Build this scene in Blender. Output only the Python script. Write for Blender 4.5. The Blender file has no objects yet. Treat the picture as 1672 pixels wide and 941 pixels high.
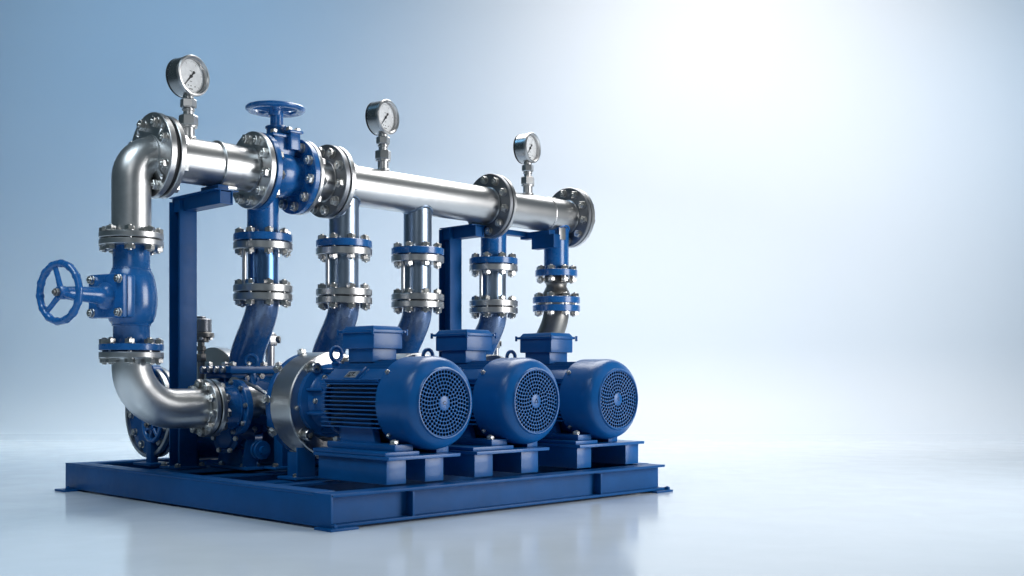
import bpy, bmesh, math, random
from mathutils import Vector, Matrix
random.seed(7)
PI = math.pi
SC = bpy.context.scene
COL = SC.collection

# ------------------------------------------------------------------ helpers
def rotz(a): return Matrix.Rotation(a, 4, 'Z')
def T(x, y, z): return Matrix.Translation((x, y, z))
def axis(p, d, roll=0):
    """matrix taking local +Z to direction d, origin at p"""
    d = Vector(d).normalized()
    up = Vector((0, 0, 1)) if abs(d.z) < .9 else Vector((0, 1, 0))
    x = up.cross(d).normalized(); y = d.cross(x)
    m = Matrix((x, y, d)).transposed().to_4x4()
    return T(*p) @ m @ rotz(roll)

class G:
    def __init__(s): s.bm = bmesh.new()
    def lathe(s, prof, M=Matrix(), seg=48, closed=False, a0=0):
        bm = s.bm; rings = []
        for r, z in prof:
            if r < 1e-6: rings.append([bm.verts.new(M @ Vector((0, 0, z)))])
            else: rings.append([bm.verts.new(M @ Vector((r*math.cos(a0+2*PI*i/seg), r*math.sin(a0+2*PI*i/seg), z))) for i in range(seg)])
        n = len(rings)
        for k in range(n if closed else n-1):
            a, b = rings[k], rings[(k+1) % n]
            for i in range(seg):
                j = (i+1) % seg
                if len(a) == 1 and len(b) == 1: continue
                if len(a) == 1: bm.faces.new((a[0], b[j], b[i]))
                elif len(b) == 1: bm.faces.new((a[i], a[j], b[0]))
                else: bm.faces.new((a[i], a[j], b[j], b[i]))
        if not closed:
            if len(rings[0]) > 1: bm.faces.new(list(reversed(rings[0])))
            if len(rings[-1]) > 1: bm.faces.new(rings[-1])
        return s
    def cyl(s, r, z0, z1, M=Matrix(), seg=32, c=.003, a0=0):
        return s.lathe([(r-c, z0), (r, z0+c), (r, z1-c), (r-c, z1)], M, seg, a0=a0)
    def ring(s, ro, ri, z0, z1, M=Matrix(), seg=64, c=.004):
        return s.lathe([(ri, z0), (ro-c, z0), (ro, z0+c), (ro, z1-c), (ro-c, z1), (ri, z1)], M, seg, closed=True)
    def box(s, c, d, bev=.004, M=Matrix(), taper=None):
        b = bmesh.new(); bmesh.ops.create_cube(b, size=1)
        for v in b.verts:
            k = 1.0
            if taper and v.co.z > 0: v.co.x *= taper[0]; v.co.y *= taper[1]
            v.co = Vector((v.co.x*d[0], v.co.y*d[1], v.co.z*d[2]))
        if bev: bmesh.ops.bevel(b, geom=list(b.edges), offset=bev, segments=2, profile=.6, affect='EDGES', clamp_overlap=True)
        s.add(b, M @ T(*c)); return s
    def prism(s, poly, z0, z1, M=Matrix(), bev=0):
        b = bmesh.new()
        lo = [b.verts.new((x, y, z0)) for x, y in poly]; hi = [b.verts.new((x, y, z1)) for x, y in poly]
        n = len(poly)
        b.faces.new(list(reversed(lo))); b.faces.new(hi)
        for i in range(n): b.faces.new((lo[i], lo[(i+1) % n], hi[(i+1) % n], hi[i]))
        bmesh.ops.recalc_face_normals(b, faces=b.faces)
        if bev: bmesh.ops.bevel(b, geom=list(b.edges), offset=bev, segments=2, affect='EDGES', clamp_overlap=True)
        s.add(b, M); return s
    def add(s, b, M):
        me = bpy.data.meshes.new('tmp'); b.to_mesh(me); b.free(); me.transform(M); s.bm.from_mesh(me); bpy.data.meshes.remove(me)
    def tube(s, pts, r, seg=32, M=Matrix(), closed=False, cap=True):
        pts = [Vector(p) for p in pts]; n = len(pts); rings = []; nrm = None
        for i, p in enumerate(pts):
            if closed: t = (pts[(i+1) % n]-pts[i-1]).normalized()
            else: t = (pts[min(i+1, n-1)]-pts[max(i-1, 0)]).normalized()
            if nrm is None:
                nrm = t.orthogonal().normalized()
            nrm = (nrm - t*nrm.dot(t)).normalized(); bi = t.cross(nrm)
            rr = r[i] if isinstance(r, (list, tuple)) else r
            rings.append([s.bm.verts.new(M @ (p+rr*(math.cos(2*PI*k/seg)*nrm+math.sin(2*PI*k/seg)*bi))) for k in range(seg)])
        for k in range(n if closed else n-1):
            a, b = rings[k], rings[(k+1) % n]
            for i in range(seg):
                j = (i+1) % seg
                s.bm.faces.new((a[i], a[j], b[j], b[i]))
        if cap and not closed:
            s.bm.faces.new(list(reversed(rings[0]))); s.bm.faces.new(rings[-1])
        return s
    def torus(s, R, r, M=Matrix(), seg=64, ms=12):
        return s.tube([(R*math.cos(2*PI*i/seg), R*math.sin(2*PI*i/seg), 0) for i in range(seg)], r, ms, M, closed=True)
    def mesh(s, name, mat, ang=32, recalc=True):
        if recalc: bmesh.ops.recalc_face_normals(s.bm, faces=s.bm.faces)
        me = bpy.data.meshes.new(name); s.bm.to_mesh(me); s.bm.free()
        me.polygons.foreach_set('use_smooth', [True]*len(me.polygons))
        me.set_sharp_from_angle(angle=math.radians(ang))
        if mat: me.materials.append(mat)
        return me

def put(name, me, parent=None, M=None):
    o = bpy.data.objects.new(name, me); COL.objects.link(o)
    if parent is not None: o.parent = parent
    if M is not None: o.matrix_local = M
    return o
def part(name, g, mat, parent, label=None, ang=32):
    """g is in world coordinates when the thing was made with thing(); moved into the thing's frame here"""
    me = g.mesh(name, mat, ang)
    r = parent
    while r.parent is not None: r = r.parent
    me.transform(T(*r.location).inverted() if not r.get('_loc') else Matrix())
    o = put(name, me, parent)
    if label: o['label'] = label
    return o
def thing(name, label, cat, loc=(0, 0, 0), group=None, local=False):
    o = bpy.data.objects.new(name, None); COL.objects.link(o); o.location = loc; o.empty_display_size = .1
    o['label'] = label; o['category'] = cat
    if group: o['group'] = group
    if local: o['_loc'] = 1
    return o
def copy_tree(o, parent=None, first=True):
    c = o.copy(); COL.objects.link(c)
    if parent is not None: c.parent = parent
    for ch in [x for x in COL.objects if x.parent == o]: copy_tree(ch, c)
    return c

# ------------------------------------------------------------------ materials
def newmat(name):
    m = bpy.data.materials.new(name); m.use_nodes = True
    nt = m.node_tree; b = nt.nodes['Principled BSDF']
    return m, nt, b
def node(nt, t, **kw):
    n = nt.nodes.new(t)
    for k, v in kw.items():
        if k.startswith('i_'):
            key = k[2:]; key = int(key) if key.isdigit() else key
            n.inputs[key].default_value = v
        else: setattr(n, k, v)
    return n
def ramp(nt, fac, stops):
    r = node(nt, 'ShaderNodeValToRGB')
    e = r.color_ramp.elements
    while len(e) < len(stops): e.new(.5)
    for x, (p, c) in zip(e, stops): x.position = p; x.color = (*c, 1) if len(c) == 3 else c
    nt.links.new(fac, r.inputs[0]); return r.outputs[0]
def g3(v): return (v, v, v)

def paint(name, col, rough=.33, var=.12, bump=.0006, coat=.25, wear=None, spec=.4):
    m, nt, b = newmat(name); L = nt.links.new
    b.inputs['Specular IOR Level'].default_value = spec
    tc = node(nt, 'ShaderNodeTexCoord')
    n1 = node(nt, 'ShaderNodeTexNoise', i_Scale=5.0, i_Detail=5.0, i_Roughness=.6); L(tc.outputs['Object'], n1.inputs['Vector'])
    lo = tuple(c*(1-var) for c in col); hi = tuple(min(1, c*(1+var)) for c in col)
    c = ramp(nt, n1.outputs['Fac'], [(.3, lo), (.7, hi)])
    n2 = node(nt, 'ShaderNodeTexNoise', i_Scale=22.0, i_Detail=4.0); L(tc.outputs['Object'], n2.inputs['Vector'])
    rr = node(nt, 'ShaderNodeMapRange', i_3=rough-.07, i_4=rough+.1); L(n2.outputs['Fac'], rr.inputs[0]); L(rr.outputs[0], b.inputs['Roughness'])
    n3 = node(nt, 'ShaderNodeTexNoise', i_Scale=140.0, i_Detail=2.0); L(tc.outputs['Object'], n3.inputs['Vector'])
    bp = node(nt, 'ShaderNodeBump', i_Strength=.25, i_Distance=bump); L(n3.outputs['Fac'], bp.inputs['Height']); L(bp.outputs[0], b.inputs['Normal'])
    b.inputs['Coat Weight'].default_value = coat; b.inputs['Coat Roughness'].default_value = .12
    if wear:
        n4 = node(nt, 'ShaderNodeTexNoise', i_Scale=4.0, i_Detail=3.0, i_Roughness=.5, i_Distortion=.3)
        mp = node(nt, 'ShaderNodeMapping'); mp.inputs['Scale'].default_value = (1, 1, .45); L(tc.outputs['Object'], mp.inputs[0]); L(mp.outputs[0], n4.inputs['Vector'])
        f = ramp(nt, n4.outputs['Fac'], [(wear[1], g3(0)), (wear[1]+.16, g3(1))])
        mx = node(nt, 'ShaderNodeMix', data_type='RGBA'); mx.inputs[7].default_value = (*wear[0], 1)
        L(f, mx.inputs[0]); L(c, mx.inputs[6]); c = mx.outputs[2]
        me = node(nt, 'ShaderNodeMath', operation='MULTIPLY', i_1=.85); L(f, me.inputs[0]); L(me.outputs[0], b.inputs['Metallic'])
    L(c, b.inputs['Base Color'])
    return m
def metal(name, v=.6, rough=.27, tint=(1, 1, 1), var=.07, stretch=(1, 1, 1), scale=30, stain=.0, bump=0, rv=.015):
    m, nt, b = newmat(name); L = nt.links.new
    b.inputs['Metallic'].default_value = 1
    tc = node(nt, 'ShaderNodeTexCoord'); mp = node(nt, 'ShaderNodeMapping'); mp.inputs['Scale'].default_value = stretch
    L(tc.outputs['Object'], mp.inputs[0])
    n1 = node(nt, 'ShaderNodeTexNoise', i_Scale=scale, i_Detail=6.0, i_Roughness=.65); L(mp.outputs[0], n1.inputs['Vector'])
    n2 = node(nt, 'ShaderNodeTexNoise', i_Scale=3.5, i_Detail=7.0, i_Roughness=.62, i_Distortion=.4); L(tc.outputs['Object'], n2.inputs['Vector'])
    c1 = ramp(nt, n2.outputs['Fac'], [(.28, tuple(v*(1-var-stain)*t for t in tint)), (.5, tuple(v*t for t in tint)), (.75, tuple(min(1, v*(1+var))*t for t in tint))])
    L(c1, b.inputs['Base Color'])
    ad = node(nt, 'ShaderNodeMath', operation='ADD'); L(n1.outputs['Fac'], ad.inputs[0]); L(n2.outputs['Fac'], ad.inputs[1])
    rr = node(nt, 'ShaderNodeMapRange', i_1=.7, i_2=1.3, i_3=rough-rv, i_4=rough+rv*1.6); L(ad.outputs[0], rr.inputs[0]); L(rr.outputs[0], b.inputs['Roughness'])
    if bump:
        bp = node(nt, 'ShaderNodeBump', i_Strength=.35, i_Distance=bump); L(n1.outputs['Fac'], bp.inputs['Height']); L(bp.outputs[0], b.inputs['Normal'])
    return m
def plain(name, col, rough=.5, metallic=0.0):
    m, nt, b = newmat(name); L = nt.links.new
    tc = node(nt, 'ShaderNodeTexCoord')
    n1 = node(nt, 'ShaderNodeTexNoise', i_Scale=30.0, i_Detail=3.0); L(tc.outputs['Object'], n1.inputs['Vector'])
    L(ramp(nt, n1.outputs['Fac'], [(.3, tuple(c*.85 for c in col)), (.7, tuple(min(1, c*1.1) for c in col))]), b.inputs['Base Color'])
    b.inputs['Roughness'].default_value = rough; b.inputs['Metallic'].default_value = metallic
    return m

BLUE = paint('blue_paint', (.004, .092, .30), .31, coat=.12, spec=.30)
BLUEV = paint('gloss_blue_valve_paint', (.010, .115, .355), .26, coat=.5, bump=.0008)
FRAME = paint('blue_frame_paint', (.003, .068, .225), .40, coat=.0, spec=.17)
BEND = paint('worn_blue_pipe_paint', (.014, .098, .30), .26, coat=.6, wear=((.30, .36, .45), .48))
STEEL = metal('brushed_stainless_pipe', .59, .33, stretch=(.12, 6, 6), scale=30, var=.05, bump=0)
STEELV = metal('brushed_stainless_elbow', .66, .36, scale=30, stain=.16, bump=0)
SPOOL = metal('bluish_steel_pipe', .50, .32, (.62, .78, 1.0), stretch=(4, 4, .3), scale=40, bump=0)  # blue reflections on the steel are put into its tint
FLANGE = metal('machined_flange_steel', .56, .34, scale=60, var=.16)
DARKFL = metal('dark_flange_steel', .27, .42, (.95, .98, 1.05), scale=40, var=.15)
SPOOLB = metal('spool_steel_blue_reflection_tint', .50, .28, (.22, .46, .92), stretch=(4, 4, .3), scale=40)  # stronger tint paints in the blue reflection on the first spool
RINGM = metal('turned_ring_steel', .60, .33, scale=30, var=.1, bump=0)
ZINC = metal('zinc_bolt_steel', .58, .28, (1, .985, .95), scale=90, bump=0)
GREYM = metal('weathered_casting_steel', .26, .42, (1, .97, .92), scale=14, var=.35, stain=.25, bump=.0007)
CASE = metal('gauge_case_steel', .42, .26, scale=50, bump=0)
BLACK = plain('black_rubber', (.012, .013, .015), .6)
VOID = plain('black_grille_shade', (.003, .004, .008), 1.0); VOID.node_tree.nodes['Principled BSDF'].inputs['Specular IOR Level'].default_value = .0  # near-black colour standing in for the shade inside the fan cowl
WHITE = plain('white_dial_enamel', (.88, .885, .89), .4)
INK = plain('black_ink', (.012, .012, .014), .5)
PLATE = metal('brushed_nameplate', .62, .4, scale=80)
def glassmat():
    m = bpy.data.materials.new('gauge_glass'); m.use_nodes = True; nt = m.node_tree; nt.nodes.clear()
    o = node(nt, 'ShaderNodeOutputMaterial'); mix = node(nt, 'ShaderNodeMixShader'); t = node(nt, 'ShaderNodeBsdfTransparent'); gl = node(nt, 'ShaderNodeBsdfGlossy', i_Roughness=.02)
    mix.inputs[0].default_value = .04
    nt.links.new(t.outputs[0], mix.inputs[1]); nt.links.new(gl.outputs[0], mix.inputs[2]); nt.links.new(mix.outputs[0], o.inputs[0])
    return m
GLASS = glassmat()

# ------------------------------------------------------------------ setting
CAMP = Vector((-3.138, -4.228, .705)); YAW = math.radians(44.4)
FW = Vector((math.cos(YAW), math.sin(YAW), 0)); RT = Vector((math.sin(YAW), -math.cos(YAW), 0))
def cw(r, f, z): 
    p = CAMP+RT*r+FW*f; return Vector((p.x, p.y, z))

def floor_mat():
    m, nt, b = newmat('polished_pale_floor'); L = nt.links.new
    tc = node(nt, 'ShaderNodeTexCoord')
    n = node(nt, 'ShaderNodeTexNoise', i_Scale=.7, i_Detail=8.0, i_Roughness=.6); L(tc.outputs['Object'], n.inputs['Vector'])
    L(ramp(nt, n.outputs['Fac'], [(.3, (.64, .725, .805)), (.7, (.675, .75, .825))]), b.inputs['Base Color'])
    n2 = node(nt, 'ShaderNodeTexNoise', i_Scale=3.0, i_Detail=6.0, i_Distortion=.5); L(tc.outputs['Object'], n2.inputs['Vector'])
    rr = node(nt, 'ShaderNodeMapRange', i_1=.3, i_2=.7, i_3=.12, i_4=.17); L(n2.outputs['Fac'], rr.inputs[0]); L(rr.outputs[0], b.inputs['Roughness'])
    n3 = node(nt, 'ShaderNodeTexNoise', i_Scale=2.2, i_Detail=3.0); L(tc.outputs['Object'], n3.inputs['Vector'])
    bp = node(nt, 'ShaderNodeBump', i_Strength=.06, i_Distance=.02); L(n3.outputs['Fac'], bp.inputs['Height']); L(bp.outputs[0], b.inputs['Normal'])
    b.inputs['Specular IOR Level'].default_value = .5
    return m
def wall_mat():
    m, nt, b = newmat('painted_backdrop'); L = nt.links.new
    tc = node(nt, 'ShaderNodeTexCoord')
    n = node(nt, 'ShaderNodeTexNoise', i_Scale=.5, i_Detail=6.0, i_Roughness=.6); L(tc.outputs['Object'], n.inputs['Vector'])
    L(ramp(nt, n.outputs['Fac'], [(.3, (.64, .725, .805)), (.7, (.66, .74, .815))]), b.inputs['Base Color'])
    sx = node(nt, 'ShaderNodeSeparateXYZ'); L(tc.outputs['Object'], sx.inputs[0])
    r = node(nt, 'ShaderNodeMapRange', i_1=0.0, i_2=.6, i_3=.22, i_4=.8); L(sx.outputs[2], r.inputs[0]); L(r.outputs[0], b.inputs['Roughness'])
    r2 = node(nt, 'ShaderNodeMapRange', i_1=0.0, i_2=.8, i_3=.5, i_4=.05); L(sx.outputs[2], r2.inputs[0]); L(r2.outputs[0], b.inputs['Specular IOR Level'])
    return m
WALLD, COVE = 13.6, 1.1
g = G(); bm = g.bm
fs = []
for r in (-16, 16):
    fs.append([bm.verts.new(cw(r, f, 0)) for f in (-8, WALLD-COVE)])
bm.faces.new((fs[0][0], fs[1][0], fs[1][1], fs[0][1]))
me = g.mesh('floor', floor_mat()); fl = put('floor', me); fl['kind'] = 'structure'
g = G(); bm = g.bm; prev = None
prof = [(WALLD-COVE+COVE*math.sin(t*PI/2/16), COVE*(1-math.cos(t*PI/2/16))) for t in range(17)]+[(WALLD, 11)]
cols = [[bm.verts.new(cw(r, f, z)) for f, z in prof] for r in (-16, 16)]
for i in range(len(prof)-1): bm.faces.new((cols[0][i], cols[1][i], cols[1][i+1], cols[0][i+1]))
me = g.mesh('backdrop_wall', wall_mat(), 60); bw = put('backdrop_wall', me); bw['kind'] = 'structure'

# ------------------------------------------------------------------ shared small hardware
def hexprism(g, r, z0, z1, M=Matrix(), a0=0):
    c = (z1-z0)*.12
    g.lathe([(r*.90, z0), (r, z0+c), (r, z1-c), (r*.90, z1)], M, 6, a0=a0)
_studs = {}
def stud_mesh(L, r=.0105):
    """through stud with a nut and washer at each end, along Z, from 0 to L (the flange faces)"""
    k = (round(L, 4), r)
    if k not in _studs:
        g = G(); h = r*1.9
        g.lathe([(0, -h-r*.95), (r*.75, -h-r*.95), (r, -h-r*.7), (r, L+h+r*.7), (r*.75, L+h+r*.95), (0, L+h+r*.95)], seg=14)
        hexprism(g, r*2.25, -h-.004, -.0035); hexprism(g, r*2.25, L+.0035, L+h+.004, a0=.4)
        g.cyl(r*2.4, -.004, 0, seg=20, c=.001); g.cyl(r*2.4, L, L+.004, seg=20, c=.001)
        _studs[k] = g.mesh('bolt', ZINC, 25)
    return _studs[k]
_heads = {}
def head_mesh(r=.011):
    if r not in _heads:
        g = G(); h = r*1.5
        g.cyl(r*2.2, -.002, .004, seg=20, c=.001); hexprism(g, r*2.1, .004, .004+h)
        g.lathe([(r*1.0, .003), (r*1.0, .004+h+r*.35), (r*.8, .004+h+r*.5), (0, .004+h+r*.5)], seg=14)
        _heads[r] = g.mesh('bolt', ZINC, 25)
    return _heads[r]
def rootloc(o):
    while o.parent is not None: o = o.parent
    return Vector((0, 0, 0)) if o.get('_loc') else o.location
def studs(parent, p, d, R, L, n, r=.0105, a0=0, skip=()):
    m0 = axis(Vector(p)-rootloc(parent), d)
    for i in range(n):
        if i in skip: continue
        a = a0+2*PI*i/n
        put('bolt', stud_mesh(L, r), parent, m0 @ T(R*math.cos(a), R*math.sin(a), 0) @ rotz(random.random()*2))
def heads(parent, p, d, R, n, r=.009, a0=0):
    m0 = axis(Vector(p)-rootloc(parent), d)
    for i in range(n):
        a = a0+2*PI*i/n
        put('bolt', head_mesh(r), parent, m0 @ T(R*math.cos(a), R*math.sin(a), 0) @ rotz(random.random()*2))

HY, HZ, HR = 1.70, 1.945, .130      # header axis and radius
FR = .232                           # header flange radius
XD = (1, 0, 0)
def hflange(parent, x, t=.034, mat=FLANGE, R=FR, ri=None, y=HY, z=HZ, label=None, name='flange'):
    g = G(); g.ring(R, (HR-.012) if ri is None else ri, 0, t, axis((x, y, z), XD), 96)
    return part(name, g, mat, parent, label)
def gasket(parent, p, d, R, t):
    g = G(); g.ring(R, R*.45, 0, t, axis(p, d), 64, c=.001)
    return part('gasket', g, BLACK, parent)
def hpipe(parent, x0, x1, r=HR, mat=STEEL, y=HY, z=HZ, name='pipe', beads=()):
    M = axis((x0, y, z), XD); L = x1-x0
    g = G(); g.ring(r, r-.01, 0, L, M, 96, c=.001)
    for xb in beads: g.torus(r, .0055, M @ T(0, 0, xb-x0), 72, 8)
    return part(name, g, mat, parent)
def tee_bead(g, x, y, r):
    pts = []
    for i in range(48):
        a = 2*PI*i/48; xx = x+(r+.003)*math.cos(a); yy = y+(r+.003)*math.sin(a)
        dz = HR**2-(yy-HY)**2
        pts.append((xx, yy, HZ-math.sqrt(max(dz, .0004))))
    g.tube(pts, .008, 8, closed=True)

# ------------------------------------------------------------------ base frame
BX, BY, BH = 2.52, 2.74, .16
base = thing('base_frame', 'blue welded steel skid frame on the floor carrying all the pumps and motors', 'base frame', (1.3, 1.4, 0))
def ibeam(x0, x1, y, w=.10, h=BH, z=.012):
    g = G(); c = (x0+x1)/2; L = x1-x0
    g.box((c, y, z+h-.008-.006), (L, w, .014), .0025); g.box((c, y, z+.007), (L, w, .014), .0025); g.box((c, y, z+h/2-.004), (L, .014, h-.028), 0)
    return g
def ibeamy(y0, y1, x, w=.10, h=BH, z=.012):
    g = G(); c = (y0+y1)/2; L = y1-y0
    g.box((x, c, z+h-.014), (w, L, .014), .0025); g.box((x, c, z+.007), (w, L, .014), .0025); g.box((x, c, z+h/2-.004), (.014, L, h-.028), 0)
    return g
# front I beam, with stiffeners and two end plates
bf = part('beam', ibeam(0.004, BX, .06, .12), FRAME, base)
for x in (.50, 1.92):
    g = G(); g.box((x, .030, .012+.072), (.012, .052, .122), .002); part('stiffener', g, FRAME, bf)
# left side channel: flat web outwards, flanges inwards
g = G(); g.box((.007, 1.37, .09), (.014, 2.74, .155), .0025); g.box((.060, 1.43, .161), (.124, 2.60, .013), .0025); g.box((.055, 1.43, .019), (.094, 2.60, .012), .0025)
part('beam', g, FRAME, base)
g = G(); g.box((BX-.055, .70, .161), (.11, 1.15, .013), .0025); g.box((BX-.007, .70, .088), (.014, 1.15, .132), .002); g.box((BX-.055, .70, .019), (.11, 1.15, .012), .0025)
part('beam', g, FRAME, base)
part('beam', ibeam(.13, 3.72, BY-.06, .12), FRAME, base)
part('beam', ibeam(BX-.11, 3.72, 1.36, .12), FRAME, base)
g = ibeamy(1.43, BY-.13, 3.66, .12); part('beam', g, FRAME, base)
# cross members and deck strips inside the frame
part('beam', ibeam(.13, BX-.12, .70, .10, h=.148), FRAME, base)
part('beam', ibeam(.13, BX-.12, 1.15, .14, h=.118), FRAME, base)
for y in (1.62, 2.12): part('beam', ibeam(.13, 3.58, y, .12, h=.128), FRAME, base)
g = G(); g.box((1.9, 1.92, .146), (3.4, .34, .010), .002); part('deck_plate', g, FRAME, base)
fb = None
for (x, y) in ((.015, .03), (BX-.085, .03), (-.04, BY-.09)):
    g = G(); g.box((x+.04, y, .006), (.16, .13, .012), .002); fp = part('foot_plate', g, FRAME, base)
    if fb is None:
        fb = head_mesh(.008).copy(); fb.materials[0] = FRAME
    put('bolt', fb, fp, T(x+(.10 if x > 1 else .0), y-.035, .012) @ T(-1.3, -1.4, 0))

# ------------------------------------------------------------------ support posts
def hcolumn(x, y, z0, z1, w=.115, d=.125, t=.012):
    g = G(); c = (z0+z1)/2; L = z1-z0
    g.box((x, y-d/2+t/2, c), (w, t, L), .002); g.box((x, y+d/2-t/2, c), (w, t, L), .002); g.box((x, y, c), (t, d-2*t, L), 0)
    return g
def arm(x, y0, y1, z0, z1, w=.085, t=.007):
    """open channel arm along Y, closed by a thin end plate frame"""
    g = G(); c = (y0+y1)/2; L = y1-y0
    g.box((x-w/2+t/2, c, (z0+z1)/2), (t, L, z1-z0), .001); g.box((x+w/2-t/2, c, (z0+z1)/2), (t, L, z1-z0), .001)
    g.box((x, c, z0+t/2+.001), (w-2*t, L, t), 0); g.box((x+.01, c, z1+t/2-.001), (w+.07, L-.02, t), .001)
    g.box((x, y0+.012, (z0+z1)/2), (w-2*t, t, z1-z0-2*t), 0)
    return g
po = thing('support_post', 'tall blue H-section post rising behind the lower steel elbow', 'support post', (.39, 2.0, .15), 'posts holding up the header pipe')
part('column', hcolumn(.39, 2.0, .155, 1.755), FRAME, po)
g = G(); g.box((.39, 2.0, .161), (.20, .20, .014), .002); bp_ = part('base_plate', g, FRAME, po)
for sx in (-1, 1):
    for sy in (-1, 1): put('bolt', head_mesh(.009), bp_, T(.08*sx, .08*sy, .018))
part('bracket_arm', arm(.40, 1.53, 2.07, 1.695, 1.775), FRAME, po)
g = G(); g.box((.425, 1.70, 1.800), (.07, .19, .036), .002); part('saddle', g, FRAME, po)
po2 = thing('support_post', 'blue H-section post standing between the third and fourth risers', 'support post', (2.57, 2.0, .15), 'posts holding up the header pipe')
part('column', hcolumn(2.57, 2.0, .155, 1.79), FRAME, po2)
g = G(); g.box((2.57, 2.0, .161), (.20, .20, .014), .002); part('base_plate', g, FRAME, po2)
part('bracket_arm', arm(2.585, 1.70, 2.07, 1.715, 1.795), FRAME, po2)
g = G(); g.box((2.95, 1.86, 1.797), (.62, .07, .038), .003); part('tie_beam', g, FRAME, po2)
g = G(); g.box((3.235, 1.655, 1.725), (.07, .23, .10), .003); g.box((3.235, 1.74, 1.785), (.068, .30, .05), .002); part('bracket_arm', g, FRAME, po2, 'short grey-blue bracket under the far end of the header')

# ------------------------------------------------------------------ header sections
def branch(parent, x, y, mat, ztop, zf=1.580, r=.096, fmat=BLUEV, fr=.180, t=.046):
    g = G(); g.ring(r, r-.008, 0, ztop-zf, T(x, y, zf), 64, c=.001)
    if ztop > 1.8: tee_bead(g, x, y, r)
    b = part('branch_pipe', g, mat, parent)
    g = G(); g.ring(fr, r-.01, zf-t, zf, T(x, y, 0), 80)
    return part('flange', g, fmat, parent, 'blue flange on the branch pipe' if fmat is BLUEV else None)

# short first section with clamp band
h1 = thing('header_pipe', 'short stainless header pipe with a clamp band beside the left elbow', 'pipe', (.4, HY, HZ), 'stainless header pipe sections')
f = hflange(h1, .082); hpipe(h1, .112, .665, beads=(.122, .655)); f2 = hflange(h1, .662, .036)
gasket(h1, (.054, HY, HZ), XD, FR-.012, .03)
g = G(); g.ring(HR+.007, HR+.0005, .43, .53, axis((0, HY, HZ), XD), 96, c=.002); g.ring(HR+.013, HR+.001, .424, .434, axis((0, HY, HZ), XD), 96, c=.002)
cb = part('clamp_band', g, STEEL, h1)
g = G(); g.box((.48, HY-.03, HZ-HR-.004), (.09, .10, .016), .002); part('saddle_pad', g, FLANGE, h1)
def nipple(parent, x):
    g = G(); g.cyl(.036, HZ+HR-.02, HZ+.205, T(x, HY, 0), 40, .002); g.torus(.038, .007, T(x, HY, HZ+HR+.003), 32, 8)
    part('gauge_nipple', g, STEEL, parent)
nipple(h1, .255)

# long section with the two plain branches
h3 = thing('header_pipe', 'longest stainless header pipe with two grey branches below', 'pipe', (1.9, HY, HZ), 'stainless header pipe sections')
hflange(h3, 1.255); hpipe(h3, 1.285, 2.665, beads=(1.296, 2.655)); f4 = hflange(h3, 2.660, .034, DARKFL)
bf2 = branch(h3, 1.368, HY, SPOOL, HZ-HR+.03); bf3 = branch(h3, 1.993, HY, SPOOL, HZ-HR+.03)
nipple(h3, 1.69)
# spool between valve and long pipe
h2 = thing('header_pipe', 'stubby stainless pipe between the blue gate valve and a dark flange', 'pipe', (1.1, HY, HZ), 'stainless header pipe sections')
hflange(h2, 1.020, .026); hpipe(h2, 1.045, 1.215, beads=(1.05, 1.205)); f3 = hflange(h2, 1.208, .036, DARKFL, label='dark steel flange')
gasket(h2, (1.243, HY, HZ), XD, FR-.012, .013)
# last section
h4 = thing('header_pipe', 'last stainless header pipe ending in a blind flange on the right', 'pipe', (3.1, HY, HZ), 'stainless header pipe sections')
hflange(h4, 2.704, .030); hpipe(h4, 2.73, 3.525, beads=(2.742, 3.27, 3.515)); f5 = hflange(h4, 3.520, .034, DARKFL)
gasket(h4, (2.692, HY, HZ), XD, FR-.014, .014)
g = G(); g.lathe([(0, 0), (FR-.004, 0), (FR, .004), (FR, .03), (FR-.004, .034), (0, .034)], axis((3.562, HY, HZ), XD), 96); part('blind_flange', g, FLANGE, h4)
gasket(h4, (3.553, HY, HZ), XD, FR-.014, .010)
bf4 = branch(h4, 2.822, 1.80, BLUEV, HZ-.09); bf5 = branch(h4, 3.405, HY, BLUEV, HZ-HR+.03, zf=1.525, fr=.163, t=.05)
nipple(h4, 3.085)
g = G(); g.box((3.36, HY-.10, HZ-HR-.02), (.07, .01, .09), .002); part('gusset', g, STEEL, h4)
RB = .188
studs(f2, (.662, HY, HZ), XD, RB, .083, 10, .0135, .2)
studs(f3, (1.208, HY, HZ), XD, RB, .081, 10, .0135, .2)
studs(f4, (2.660, HY, HZ), XD, RB, .074, 10, .0125, .2)
studs(f5, (3.520, HY, HZ), XD, RB, .076, 10, .0125, .2)

# ------------------------------------------------------------------ left elbow (top), valve, lower elbow
LX, LR = -.095, .106
el = thing('pipe_elbow', 'curved stainless elbow joining the upright valve to the header pipe', 'pipe elbow', (LX, HY, 1.46), 'stainless elbows')
R1 = .150
pts = [(LX, HY, 1.495), (LX, HY, 1.56), (LX, HY, 1.66), (LX, HY, HZ-R1-.05)]
for i in range(13):
    a = PI/2*i/12; pts.append((LX+R1-R1*math.cos(a), HY, HZ-R1+R1*math.sin(a)))
g = G(); g.tube(pts+[(LX+R1+.02, HY, HZ)], LR, 64); g.torus(LR+.002, .007, axis((.018, HY, HZ), XD), 64, 8)
part('pipe', g, STEELV, el)
ef = hflange(el, .016, .038, FLANGE, .240, LR-.02)
hb = G()
for i in range(4):
    a = PI/8+PI/8+i*PI/2
    hb.cyl(.0145, -.02, .06, axis((.016, HY, HZ), XD) @ T(.190*math.cos(a), .190*math.sin(a), 0), 20, .001)
hbm = hb.mesh('cutter', None); hbm.transform(T(*el.location).inverted()); hbo = put('cutter', hbm, el)
md = ef.modifiers.new('holes', 'BOOLEAN'); md.object = hbo; md.operation = 'DIFFERENCE'; md.solver = 'EXACT'
bpy.context.view_layer.update()
nm_ = bpy.data.meshes.new_from_object(ef.evaluated_get(bpy.context.evaluated_depsgraph_get()))
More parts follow.
